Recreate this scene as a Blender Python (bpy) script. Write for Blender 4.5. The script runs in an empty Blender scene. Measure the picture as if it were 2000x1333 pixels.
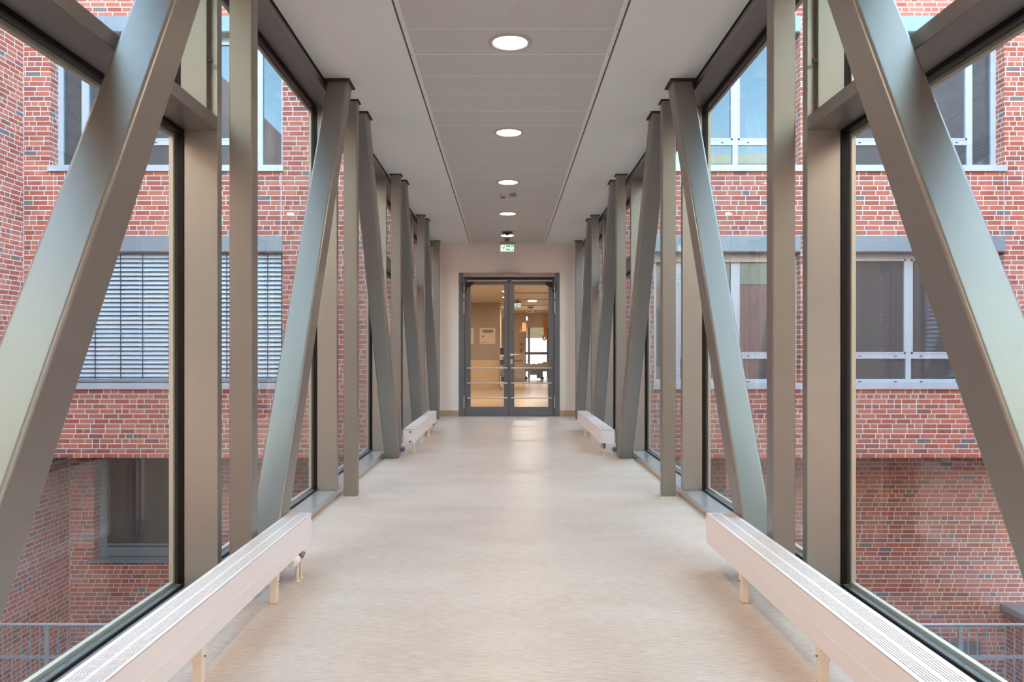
import bpy, bmesh, math, random
from mathutils import Vector, Matrix
S = bpy.context.scene
COL = S.collection
random.seed(7)
# ------------------------------------------------------------------ camera
F = 1500.0                      # focal length in pixels of the 2000 px wide frame
cam_d = bpy.data.cameras.new('camera'); cam = bpy.data.objects.new('camera', cam_d); COL.objects.link(cam)
cam.location = (0, 0, 1.05); cam.rotation_euler = (math.pi/2, 0, 0)
cam_d.sensor_width = 36; cam_d.lens = F/2000*36
cam_d.shift_x = 12/2000; cam_d.shift_y = 25.5/2000
cam_d.clip_start = 0.02; cam_d.clip_end = 200
S.camera = cam
# ------------------------------------------------------------------ colour management
S.view_settings.view_transform = 'Standard'; S.view_settings.look = 'None'
S.view_settings.exposure = 1.36; S.view_settings.gamma = 1.0
S.view_settings.use_curve_mapping = False
S.cycles.use_denoising = True
S.cycles.max_bounces = 10; S.cycles.diffuse_bounces = 5; S.cycles.glossy_bounces = 4
S.cycles.transparent_max_bounces = 20
S.cycles.sample_clamp_indirect = 6.0
S.cycles.caustics_reflective = False; S.cycles.caustics_refractive = False
# ------------------------------------------------------------------ sky and sun
SUN_EL = 32.0
w = bpy.data.worlds.new('sky'); S.world = w; w.use_nodes = True
nt = w.node_tree; nt.nodes.clear()
out = nt.nodes.new('ShaderNodeOutputWorld'); bg = nt.nodes.new('ShaderNodeBackground')
sky = nt.nodes.new('ShaderNodeTexSky'); sky.sky_type = 'NISHITA'; sky.sun_disc = False
sky.sun_elevation = math.radians(SUN_EL); sky.sun_rotation = math.radians(8)
sky.air_density = 1.0; sky.dust_density = 1.0; sky.ozone_density = 1.2
tc = nt.nodes.new('ShaderNodeTexCoord')
mp = nt.nodes.new('ShaderNodeMapping'); mp.inputs['Scale'].default_value = (1.4, 1.4, 4.0)
cl = nt.nodes.new('ShaderNodeTexNoise'); cl.inputs['Scale'].default_value = 1.6; cl.inputs['Detail'].default_value = 5
cr = nt.nodes.new('ShaderNodeValToRGB'); cr.color_ramp.elements[0].position = 0.48; cr.color_ramp.elements[1].position = 0.78
mixc = nt.nodes.new('ShaderNodeMix'); mixc.data_type = 'RGBA'
mixc.inputs[7].default_value = (2.6, 2.9, 3.2, 1)
nt.links.new(tc.outputs['Generated'], mp.inputs[0]); nt.links.new(mp.outputs[0], cl.inputs[0])
nt.links.new(cl.outputs[0], cr.inputs[0]); nt.links.new(cr.outputs[0], mixc.inputs[0])
nt.links.new(sky.outputs[0], mixc.inputs[6]); tnt = nt.nodes.new('ShaderNodeVectorMath'); tnt.operation = 'MULTIPLY'; tnt.inputs[1].default_value = (.99, 1.075, 1.0)   # the camera's white balance leans green
nt.links.new(mixc.outputs[2], tnt.inputs[0]); nt.links.new(tnt.outputs[0], bg.inputs[0])
bg.inputs[1].default_value = 0.95
nt.links.new(bg.outputs[0], out.inputs[0])
sd = bpy.data.lights.new('sun', 'SUN'); sd.energy = 6.5; sd.angle = math.radians(0.6); sd.color = (1, .95, .80)
so = bpy.data.objects.new('sun', sd); COL.objects.link(so)
el = math.radians(SUN_EL)
so.rotation_euler = Vector((-.10*math.cos(el), -math.cos(el), -math.sin(el))).to_track_quat('-Z', 'Y').to_euler()
so.location = (0, 20, 30)

LAMP_E = 6.0                   # emission of the downlight lenses
LAMP_W = 2.7                    # light of each downlight, a disk with a limited beam
LOBBY_E = 4.0

# ------------------------------------------------------------------ materials
def lin(c):
    r = []
    for v in c[:3]:
        v = v/255.0
        r.append(v/12.92 if v <= .04045 else ((v+.055)/1.055)**2.4)
    return (r[0], r[1], r[2], 1.0)
def mat(name, rgb, rough=.5, metal=0.0, emit=None, es=0.0, spec=.5, noise=0.0, nscale=8.0, coat=0.0, bump=0.0, bscale=60.0):
    m = bpy.data.materials.new(name); m.use_nodes = True
    n = m.node_tree; b = n.nodes['Principled BSDF']
    b.inputs['Base Color'].default_value = lin(rgb); b.inputs['Roughness'].default_value = rough
    b.inputs['Metallic'].default_value = metal; b.inputs['Specular IOR Level'].default_value = spec
    b.inputs['Coat Weight'].default_value = coat; b.inputs['Coat Roughness'].default_value = .12
    if emit: b.inputs['Emission Color'].default_value = lin(emit); b.inputs['Emission Strength'].default_value = es
    t = n.nodes.new('ShaderNodeTexCoord')
    if noise:
        ns = n.nodes.new('ShaderNodeTexNoise'); ns.inputs['Scale'].default_value = nscale; ns.inputs['Detail'].default_value = 4
        mx = n.nodes.new('ShaderNodeMix'); mx.data_type = 'RGBA'
        a = [max(0, v*(1-noise)) for v in rgb]; c = [min(255, v*(1+noise)) for v in rgb]
        mx.inputs[6].default_value = lin(a); mx.inputs[7].default_value = lin(c)
        n.links.new(t.outputs['Object'], ns.inputs[0]); n.links.new(ns.outputs[0], mx.inputs[0])
        n.links.new(mx.outputs[2], b.inputs['Base Color'])
    if bump:
        ns = n.nodes.new('ShaderNodeTexNoise'); ns.inputs['Scale'].default_value = bscale
        bp = n.nodes.new('ShaderNodeBump'); bp.inputs['Strength'].default_value = bump; bp.inputs['Distance'].default_value = .002
        n.links.new(t.outputs['Object'], ns.inputs[0]); n.links.new(ns.outputs[0], bp.inputs['Height'])
        n.links.new(bp.outputs[0], b.inputs['Normal'])
    return m
def MN(n, op, a, b=None, c=None):
    k = n.nodes.new('ShaderNodeMath'); k.operation = op
    for i, v in enumerate((a, b, c)):
        if v is None: continue
        if isinstance(v, (int, float)): k.inputs[i].default_value = v
        else: n.links.new(v, k.inputs[i])
    return k.outputs[0]
def brick_mat(name, stops, mortar, L=.25, H=.0836):
    m = bpy.data.materials.new(name); m.use_nodes = True
    n = m.node_tree; b = n.nodes['Principled BSDF']; lk = n.links
    t = n.nodes.new('ShaderNodeTexCoord'); sx = n.nodes.new('ShaderNodeSeparateXYZ'); lk.new(t.outputs['Object'], sx.inputs[0])
    g = n.nodes.new('ShaderNodeNewGeometry'); sn = n.nodes.new('ShaderNodeSeparateXYZ'); lk.new(g.outputs['True Normal'], sn.inputs[0])
    isx = MN(n, 'GREATER_THAN', MN(n, 'ABSOLUTE', sn.outputs[0]), .5)
    isz = MN(n, 'GREATER_THAN', MN(n, 'ABSOLUTE', sn.outputs[2]), .5)
    u = MN(n, 'ADD', MN(n, 'MULTIPLY', sx.outputs[0], MN(n, 'SUBTRACT', 1.0, isx)), MN(n, 'MULTIPLY', sx.outputs[1], isx))
    v = MN(n, 'ADD', MN(n, 'MULTIPLY', sx.outputs[2], MN(n, 'SUBTRACT', 1.0, isz)), MN(n, 'MULTIPLY', sx.outputs[1], isz))
    vr = MN(n, 'DIVIDE', MN(n, 'ADD', v, 50*H), H); row = MN(n, 'FLOOR', vr); fv = MN(n, 'FRACT', vr)
    wn = n.nodes.new('ShaderNodeTexWhiteNoise'); wn.noise_dimensions = '1D'; lk.new(row, wn.inputs['W'])
    off = MN(n, 'MULTIPLY', MN(n, 'FLOOR', MN(n, 'MULTIPLY', wn.outputs['Value'], 8.0)), .125)
    uu = MN(n, 'ADD', MN(n, 'DIVIDE', MN(n, 'ADD', u, 50*L), L), off); bid = MN(n, 'FLOOR', uu); fu = MN(n, 'FRACT', uu)
    w2 = n.nodes.new('ShaderNodeTexWhiteNoise'); w2.noise_dimensions = '2D'
    cv = n.nodes.new('ShaderNodeCombineXYZ'); lk.new(bid, cv.inputs[0]); lk.new(row, cv.inputs[1]); lk.new(cv.outputs[0], w2.inputs['Vector'])
    split = MN(n, 'LESS_THAN', w2.outputs['Value'], .2)
    half = MN(n, 'MULTIPLY', MN(n, 'GREATER_THAN', fu, .5), split)
    w3 = n.nodes.new('ShaderNodeTexWhiteNoise'); w3.noise_dimensions = '3D'
    cv3 = n.nodes.new('ShaderNodeCombineXYZ'); lk.new(bid, cv3.inputs[0]); lk.new(row, cv3.inputs[1]); lk.new(half, cv3.inputs[2]); lk.new(cv3.outputs[0], w3.inputs['Vector'])
    mj = MN(n, 'LESS_THAN', fu, .055); mb = MN(n, 'LESS_THAN', fv, .165)
    ms = MN(n, 'MULTIPLY', split, MN(n, 'LESS_THAN', MN(n, 'ABSOLUTE', MN(n, 'SUBTRACT', fu, .5275)), .0275))
    mor = MN(n, 'MAXIMUM', MN(n, 'MAXIMUM', mj, mb), ms)
    rp = n.nodes.new('ShaderNodeValToRGB'); rp.color_ramp.interpolation = 'CONSTANT'
    els = rp.color_ramp.elements
    els[0].position = 0; els[0].color = lin(stops[0][1]); els[1].position = stops[1][0]; els[1].color = lin(stops[1][1])
    for p, c in stops[2:]:
        e = els.new(p); e.color = lin(c)
    lk.new(w3.outputs['Value'], rp.inputs[0])
    ns = n.nodes.new('ShaderNodeTexNoise'); ns.inputs['Scale'].default_value = 45; ns.inputs['Detail'].default_value = 3; lk.new(t.outputs['Object'], ns.inputs[0])
    n2 = n.nodes.new('ShaderNodeTexNoise'); n2.inputs['Scale'].default_value = .7; lk.new(t.outputs['Object'], n2.inputs[0])
    var = MN(n, 'ADD', MN(n, 'MULTIPLY', ns.outputs[0], .35), MN(n, 'ADD', MN(n, 'MULTIPLY', n2.outputs[0], .3), .68))
    vm = n.nodes.new('ShaderNodeVectorMath'); vm.operation = 'SCALE'; lk.new(rp.outputs[0], vm.inputs[0]); lk.new(var, vm.inputs['Scale'])
    mx = n.nodes.new('ShaderNodeMix'); mx.data_type = 'RGBA'; lk.new(mor, mx.inputs[0]); lk.new(vm.outputs[0], mx.inputs[6])
    mx.inputs[7].default_value = lin(mortar)
    lk.new(mx.outputs[2], b.inputs['Base Color']); b.inputs['Roughness'].default_value = .85
    b.inputs['Specular IOR Level'].default_value = .25
    bp = n.nodes.new('ShaderNodeBump'); bp.inputs['Strength'].default_value = .5; bp.inputs['Distance'].default_value = .006; bp.invert = True
    lk.new(mor, bp.inputs['Height']); lk.new(bp.outputs[0], b.inputs['Normal'])
    return m
def glass_mat(name, tint, k=1.0, base=.05):
    m = bpy.data.materials.new(name); m.use_nodes = True; n = m.node_tree; n.nodes.clear()
    o = n.nodes.new('ShaderNodeOutputMaterial'); tr = n.nodes.new('ShaderNodeBsdfTransparent'); gl = n.nodes.new('ShaderNodeBsdfGlossy')
    tr.inputs[0].default_value = (*tint, 1); gl.inputs['Roughness'].default_value = 0.0; gl.inputs[0].default_value = (.95, .97, 1, 1)
    lw = n.nodes.new('ShaderNodeLayerWeight'); lw.inputs[0].default_value = .5
    fac = MN(n, 'ADD', MN(n, 'MULTIPLY', MN(n, 'POWER', lw.outputs['Facing'], 5.0), .8*k), base)
    mx = n.nodes.new('ShaderNodeMixShader'); n.links.new(fac, mx.inputs[0]); n.links.new(tr.outputs[0], mx.inputs[1]); n.links.new(gl.outputs[0], mx.inputs[2])
    n.links.new(mx.outputs[0], o.inputs[0]); return m
def pane_mat(name, dark, refl):
    m = bpy.data.materials.new(name); m.use_nodes = True; n = m.node_tree; b = n.nodes['Principled BSDF']; o = n.nodes['Material Output']
    b.inputs['Base Color'].default_value = lin(dark); b.inputs['Roughness'].default_value = .6
    gl = n.nodes.new('ShaderNodeBsdfGlossy'); gl.inputs['Roughness'].default_value = .004; gl.inputs[0].default_value = (.9, .96, 1, 1)
    mx = n.nodes.new('ShaderNodeMixShader'); mx.inputs[0].default_value = refl
    n.links.new(b.outputs[0], mx.inputs[1]); n.links.new(gl.outputs[0], mx.inputs[2]); n.links.new(mx.outputs[0], o.inputs[0]); return m
def floor_mat(name, c0, c1, c2, rough=.33):
    m = bpy.data.materials.new(name); m.use_nodes = True; n = m.node_tree; b = n.nodes['Principled BSDF']; lk = n.links
    t = n.nodes.new('ShaderNodeTexCoord')
    def nz(sc, s, d=3):
        mp = n.nodes.new('ShaderNodeMapping'); mp.inputs['Scale'].default_value = sc; lk.new(t.outputs['Object'], mp.inputs[0])
        k = n.nodes.new('ShaderNodeTexNoise'); k.inputs['Scale'].default_value = s; k.inputs['Detail'].default_value = d; k.inputs['Distortion'].default_value = .4
        lk.new(mp.outputs[0], k.inputs[0]); return k.outputs[0]
    a = nz((6, 60, 1), 3.0, 4); c = nz((14, 110, 1), 3.0, 2); d = nz((1.2, 2.5, 1), 1.5, 3)
    r1 = n.nodes.new('ShaderNodeValToRGB'); r1.color_ramp.elements[0].position = .34; r1.color_ramp.elements[1].position = .66
    r1.color_ramp.elements[0].color = lin(c0); r1.color_ramp.elements[1].color = lin(c1)
    lk.new(MN(n, 'ADD', MN(n, 'MULTIPLY', a, .75), MN(n, 'MULTIPLY', d, .25)), r1.inputs[0])
    r2 = n.nodes.new('ShaderNodeValToRGB'); r2.color_ramp.elements[0].position = .66; r2.color_ramp.elements[1].position = .74
    lk.new(c, r2.inputs[0])
    mx = n.nodes.new('ShaderNodeMix'); mx.data_type = 'RGBA'; lk.new(MN(n, 'MULTIPLY', r2.outputs[0], .6), mx.inputs[0]); lk.new(r1.outputs[0], mx.inputs[6]); mx.inputs[7].default_value = lin(c2)
    lk.new(mx.outputs[2], b.inputs['Base Color']); b.inputs['Roughness'].default_value = rough; b.inputs['Specular IOR Level'].default_value = .5
    return m
def perf_mat(name, rgb):
    m = mat(name, rgb, .55); n = m.node_tree; b = n.nodes['Principled BSDF']; lk = n.links
    t = n.nodes.new('ShaderNodeTexCoord'); vm = n.nodes.new('ShaderNodeVectorMath'); vm.operation = 'SCALE'; vm.inputs['Scale'].default_value = 1/.006
    fr = n.nodes.new('ShaderNodeVectorMath'); fr.operation = 'FRACTION'; sb = n.nodes.new('ShaderNodeSeparateXYZ')
    lk.new(t.outputs['Object'], vm.inputs[0]); lk.new(vm.outputs[0], fr.inputs[0]); lk.new(fr.outputs[0], sb.inputs[0])
    dx = MN(n, 'SUBTRACT', sb.outputs[0], .5); dy = MN(n, 'SUBTRACT', sb.outputs[1], .5)
    d = MN(n, 'LESS_THAN', MN(n, 'ADD', MN(n, 'MULTIPLY', dx, dx), MN(n, 'MULTIPLY', dy, dy)), .055)
    mx = n.nodes.new('ShaderNodeMix'); mx.data_type = 'RGBA'; lk.new(d, mx.inputs[0]); mx.inputs[6].default_value = lin(rgb); mx.inputs[7].default_value = lin([v*.6 for v in rgb])
    lk.new(mx.outputs[2], b.inputs['Base Color']); return m

M = {}
M['steel'] = mat('bronze_grey_steel', (143, 142, 137), .40, .66, noise=.02, nscale=3, bump=.12, bscale=260)
M['alu'] = mat('anodised_mullion', (160, 162, 155), .33, .55, noise=.025, nscale=5, bump=.1, bscale=200)
M['trim_dark'] = mat('dark_gasket', (11, 12, 13), .5, spec=.25)
M['cap'] = mat('outer_cap_aluminium', (196, 196, 184), .35, .3)
M['bead'] = mat('grey_glazing_bead', (108, 120, 124), .3, .2)
M['sill'] = mat('grey_sill_aluminium', (178, 180, 180), .2, .3)
M['black'] = mat('black_plastic', (16, 16, 18), .45)
M['collar'] = mat('dark_collar', (52, 48, 46), .6)  # plate colour, dark also to stand in for the shadow gap at the ceiling
M['white'] = mat('white_powder_coat', (238, 234, 232), .38)
M['leg'] = mat('cream_powder_coat', (236, 226, 208), .4, noise=.03, nscale=30)
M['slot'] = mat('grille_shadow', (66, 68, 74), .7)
M['ceil'] = mat('white_plaster', (243, 247, 241), .8)
M['panel'] = perf_mat('perforated_ceiling_metal', (226, 227, 221))
M['prof'] = mat('ceiling_profile', (244, 241, 237), .5)
M['joint'] = mat('ceiling_joint', (92, 84, 80), .7)
M['wall'] = mat('warm_white_paint', (246, 240, 231), .7, noise=.01, nscale=3)
M['floor'] = floor_mat('beige_linoleum', (190, 172, 155), (219, 210, 199), (240, 238, 234))
M['cove'] = mat('linoleum_cove', (188, 164, 132), .5, noise=.08, nscale=20)
M['door'] = mat('grey_door_coating', (112, 113, 116), .42, .15)
M['housing'] = mat('closer_housing_coating', (158, 148, 142), .45, .2)
M['chrome'] = mat('brushed_stainless', (222, 216, 210), .32, .45)
M['brass'] = mat('dull_brass', (150, 118, 98), .35, .8)
M['lens'] = mat('lamp_lens', (255, 250, 240), .4, emit=(255, 228, 200), es=LAMP_E)
M['ring'] = mat('lamp_ring', (196, 190, 188), .4)
M['sensor'] = mat('sensor_dark', (40, 34, 32), .3)
M['sens_w'] = mat('sensor_white', (215, 215, 215), .4)
M['sens_r'] = mat('sensor_red', (120, 20, 40), .4)
M['sens_g'] = mat('sensor_grey', (150, 160, 162), .4)
M['exit_w'] = mat('exit_white', (140, 142, 140), .6, emit=(245, 255, 248), es=.32)
M['exit_g'] = mat('exit_green', (4, 110, 52), .7, emit=(30, 205, 110), es=.2)
M['exit_b'] = mat('exit_housing', (120, 120, 117), .7)
M['brick'] = brick_mat('red_brick', [(0, (194, 108, 88)), (.28, (184, 98, 79)), (.5, (200, 118, 96)), (.70, (174, 91, 75)), (.90, (158, 90, 80)), (.975, (124, 112, 110))], (214, 213, 206))
M['brick_lo'] = M['brick']
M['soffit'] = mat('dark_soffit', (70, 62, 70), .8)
M['lintel'] = mat('grey_lintel_sheet', (140, 150, 158), .4, .3)
M['wframe'] = mat('window_frame_aluminium', (196, 200, 208), .35, .25)
M['wpane'] = pane_mat('facade_window_pane', (46, 56, 60), .085)
M['wpane2'] = pane_mat('lower_window_pane', (58, 58, 62), .07)
M['slat'] = mat('blind_slat', (212, 220, 230), .35, .2)
M['tape'] = mat('blind_tape', (50, 50, 54), .7)
M['glass'] = glass_mat('clear_glazing', (.950, .982, .960))
M['dglass'] = glass_mat('door_glazing', (.985, .985, .975), .7, .03)
M['galv'] = mat('galvanised_steel', (168, 178, 192), .4, .6, noise=.05, nscale=40)
M['cladding'] = mat('pale_cladding', (206, 214, 200), .6, noise=.02, nscale=2)
M['coping'] = mat('coping_sheet', (128, 120, 124), .5, .2)
M['asphalt'] = mat('courtyard_paving', (128, 126, 124), .9, noise=.08, nscale=4)
M['roof'] = mat('bridge_cladding', (92, 90, 90), .5, .3)
M['lwall'] = mat('lobby_beige_paint', (214, 192, 164), .8)
M['lwall2'] = mat('lobby_taupe_paint', (176, 160, 142), .8)
M['wood'] = mat('light_wood_wainscot', (226, 196, 152), .5, noise=.02, nscale=5)
M['lfloor'] = floor_mat('lobby_linoleum', (186, 156, 122), (205, 178, 144), (220, 205, 184), .22)
M['lceil'] = mat('lobby_ceiling', (206, 196, 180), .45)
M['llens'] = mat('lobby_lamp_lens', (255, 250, 240), .4, emit=(255, 232, 205), es=LOBBY_E*1.4)
M['day'] = mat('daylit_view', (235, 240, 245), .8, emit=(246, 250, 255), es=.75)
M['paper'] = mat('poster_paper', (232, 214, 186), .7)
M['orange'] = mat('orange_cloth', (214, 130, 40), .7, noise=.2, nscale=30)
M['grey'] = mat('grey_metal', (120, 124, 126), .4, .3)
M['cream'] = mat('bed_linen', (214, 208, 188), .8)
M['red'] = mat('red_print', (170, 40, 35), .6)
M['leaf'] = mat('foliage_view', (150, 160, 110), .8, emit=(196, 186, 150), es=.22, noise=.4, nscale=14)

# ------------------------------------------------------------------ helpers
def new_bm(): return bmesh.new()
def box(bm, x0, x1, y0, y1, z0, z1, bev=0.0, seg=2):
    if x0 > x1: x0, x1 = x1, x0
    if y0 > y1: y0, y1 = y1, y0
    if z0 > z1: z0, z1 = z1, z0
    r = bmesh.ops.create_cube(bm, size=1.0)
    for v in r['verts']:
        v.co = Vector(((x0+x1)/2 + v.co.x*(x1-x0), (y0+y1)/2 + v.co.y*(y1-y0), (z0+z1)/2 + v.co.z*(z1-z0)))
    if bev:
        es = set(e for v in r['verts'] for e in v.link_edges)
        bmesh.ops.bevel(bm, geom=list(es), offset=bev, segments=seg, affect='EDGES', profile=.5)
def cyl(bm, p0, p1, r0, r1=None, n=20, caps=True):
    p0 = Vector(p0); p1 = Vector(p1); r1 = r0 if r1 is None else r1
    d = p1-p0; q = d.to_track_quat('Z', 'Y')
    res = bmesh.ops.create_cone(bm, cap_ends=caps, segments=n, radius1=r0, radius2=r1, depth=d.length)
    mt = Matrix.Translation((p0+p1)/2) @ q.to_matrix().to_4x4()
    bmesh.ops.transform(bm, matrix=mt, verts=res['verts'])
def lathe(bm, cx, cy, prof, n=48):
    """prof: list of (radius, z); revolved round the vertical through cx, cy"""
    rings = []
    for r, z in prof:
        if r < 1e-5: rings.append([bm.verts.new((cx, cy, z))])
        else: rings.append([bm.verts.new((cx+r*math.cos(2*math.pi*i/n), cy+r*math.sin(2*math.pi*i/n), z)) for i in range(n)])
    for a, b in zip(rings, rings[1:]):
        for i in range(n):
            j = (i+1) % n
            if len(a) == 1: bm.faces.new((a[0], b[i], b[j]))
            elif len(b) == 1: bm.faces.new((a[i], a[j], b[0]))
            else: bm.faces.new((a[i], a[j], b[j], b[i]))
def tube(bm, pts, r, n=8):
    pts = [Vector(p) for p in pts]; rings = []
    for i, p in enumerate(pts):
        d = (pts[min(i+1, len(pts)-1)] - pts[max(i-1, 0)]).normalized()
        a = d.cross(Vector((0, 1, 0.01))).normalized(); b = d.cross(a).normalized()
        rings.append([bm.verts.new(p + a*r*math.cos(2*math.pi*k/n) + b*r*math.sin(2*math.pi*k/n)) for k in range(n)])
    for a, b in zip(rings, rings[1:]):
        for k in range(n): bm.faces.new((a[k], a[(k+1) % n], b[(k+1) % n], b[k]))
    bm.faces.new(rings[0]); bm.faces.new(rings[-1])
def prism(bm, poly, y0, y1):
    """poly in x, z; extruded along y"""
    a = [bm.verts.new((x, y0, z)) for x, z in poly]; b = [bm.verts.new((x, y1, z)) for x, z in poly]
    n = len(poly); bm.faces.new(a); bm.faces.new(list(reversed(b)))
    for i in range(n): bm.faces.new((a[i], b[i], b[(i+1) % n], a[(i+1) % n]))
def obj(name, bm, m, parent=None, smooth=False, off=None):
    if name in ('shaft',): smooth = False
    bmesh.ops.recalc_face_normals(bm, faces=bm.faces[:])
    if parent is not None and parent.parent is not None: bpy.context.view_layer.update()
    if parent is not None and off is None: off = parent.matrix_world.translation if parent.parent is None else (parent.matrix_world.translation)
    me = bpy.data.meshes.new(name); 
    if off is not None: bmesh.ops.translate(bm, verts=bm.verts[:], vec=-Vector(off))
    bm.to_mesh(me); bm.free(); me.materials.append(M[m] if isinstance(m, str) else m)
    if smooth:
        for p in me.polygons: p.use_smooth = True
        try: me.set_sharp_from_angle(angle=math.radians(35))
        except Exception: pass
    o = bpy.data.objects.new(name, me); COL.objects.link(o)
    if parent is not None: o.parent = parent
    elif off is not None: o.location = off
    return o
def empty(name, loc=(0, 0, 0)):
    o = bpy.data.objects.new(name, None); o.empty_display_size = .1; COL.objects.link(o); o.location = loc
    bpy.context.view_layer.update(); return o
def tag(o, label=None, cat=None, group=None, kind=None):
    if label: o['label'] = label
    if cat: o['category'] = cat
    if group: o['group'] = group
    if kind: o['kind'] = kind
    return o
def part(name, m, parent, *boxes, bev=0.0, smooth=False):
    bm = new_bm()
    for b in boxes: box(bm, *b, bev=bev)
    return obj(name, bm, m, parent, smooth=smooth)
def PX(px, Y): return (px-988)*Y/F
def PZ(py, Y): return 1.05+(692-py)*Y/F

# ------------------------------------------------------------------ bridge layout
C = .028                        # centre line of the corridor
H = 2.915                       # ceiling height
BAY = 2.326; YA = 3.30
FR = [YA+BAY*k for k in range(-2, 5)]          # seven frames
Y_END = 12.93; Y_START = -1.66
GX = 1.43

# floor
bm = new_bm(); box(bm, C-1.268, C+1.268, Y_START, Y_END, -.12, 0); fl = obj('floor', bm, 'floor'); tag(fl, kind='structure')
# ceiling: plaster either side, metal panel strip between, joints and profiles
ce = empty('ceiling', (C, 5.6, H)); tag(ce, kind='structure')
SW = .621
part('plaster_field', 'ceil', ce, (C-1.268, C-SW-.012, Y_START, Y_END, H, H+.06), (C+SW+.012, C+1.268, Y_START, Y_END, H, H+.06))
part('shadow_joint', 'joint', ce, (C-SW-.012, C-SW, Y_START, 12.93, H+.012, H+.05), (C+SW, C+SW+.012, Y_START, 12.93, H+.012, H+.05))
part('wall_shadow_line', 'trim_dark', ce, (C-1.268, C-1.256, Y_START, Y_END-.001, H-.004, H-.0002), (C+1.256, C+1.268, Y_START, Y_END-.001, H-.004, H-.0002))  # black strips stand in for the shadow gap along the ceiling edges
part('edge_profile', 'prof', ce, (C-SW, C-SW+.026, Y_START, 12.9, H-.001, H+.04), (C+SW-.026, C+SW, Y_START, 12.9, H-.001, H+.04))
PW = .373; y_first = 4.59-PW/2                     # a downlight sits mid-panel
bm = new_bm(); bj = new_bm(); bd = new_bm(); k = -16
while y_first+k*PW < 12.9:
    a = y_first+k*PW; b = min(a+PW, 12.9)
    if a > Y_START-PW:
        a_ = max(a, Y_START)
        box(bm, C-SW+.026, C+SW-.026, a_+.006, b-.006, H, H+.03)
        box(bj, C-SW+.026, C+SW-.026, b-.006, b+.006, H+.0005, H+.03)
        for s in (-1, 1): cyl(bd, (C+s*(SW-.008), b, H-.002), (C+s*(SW-.008), b, H+.01), .004, n=8)
    k += 1
obj('metal_panel_strip', bm, 'panel', ce); obj('panel_joint', bj, 'prof', ce); obj('fixing_clip', bd, 'joint', ce)
part('backing', 'joint', ce, (C-1.3, C+1.3, Y_START, Y_END, H+.065, H+.09))
# bridge roof and underside
t1 = part('trim_1', 'roof', None, (C-1.5, C+1.5, Y_START, Y_END, H+.10, H+.65)); tag(t1, kind='structure')
t2 = part('trim_2', 'roof', None, (C-1.5, C+1.5, Y_START, Y_END, -.75, -.125)); tag(t2, kind='structure')

# downlights
LY = [4.59+1.866*k for k in range(-3, 5)]
lamp_words = {3: 'nearest the viewer', 4: 'second from the viewer', 5: 'third from the viewer', 6: 'fourth from the viewer', 7: 'farthest, just before the exit sign',
              0: 'behind the viewpoint, third back', 1: 'behind the viewpoint, second back', 2: 'just overhead of the viewpoint'}
LX = C-.003
for i, y in enumerate(LY):
    e = empty('ceiling_downlight', (LX, y, H))
    tag(e, 'round white recessed ceiling downlight, lit, the one ' + lamp_words[i], 'ceiling light', 'round downlights in the metal ceiling strip')
    bm = new_bm(); lathe(bm, LX, y, [(.1005, H-.003), (.108, H-.008), (.128, H-.007), (.133, H-.003), (.134, H+.001), (.1005, H+.001), (.1005, H-.003)])
    obj('trim_ring', bm, 'ring', e, smooth=True)
    bm = new_bm(); lathe(bm, LX, y, [(0, H-.0035), (.1000, H-.0035), (.1000, H-.001), (0, H-.001)])
    obj('lens', bm, 'lens', e, smooth=True)
    ld = bpy.data.lights.new('beam', 'AREA'); ld.shape = 'DISK'; ld.size = .19; ld.energy = LAMP_W; ld.color = (1, .85, .68); ld.spread = math.radians(135)
    lo = bpy.data.objects.new('beam', ld); COL.objects.link(lo); lo.parent = e; lo.location = (0, 0, -.0042)

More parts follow.
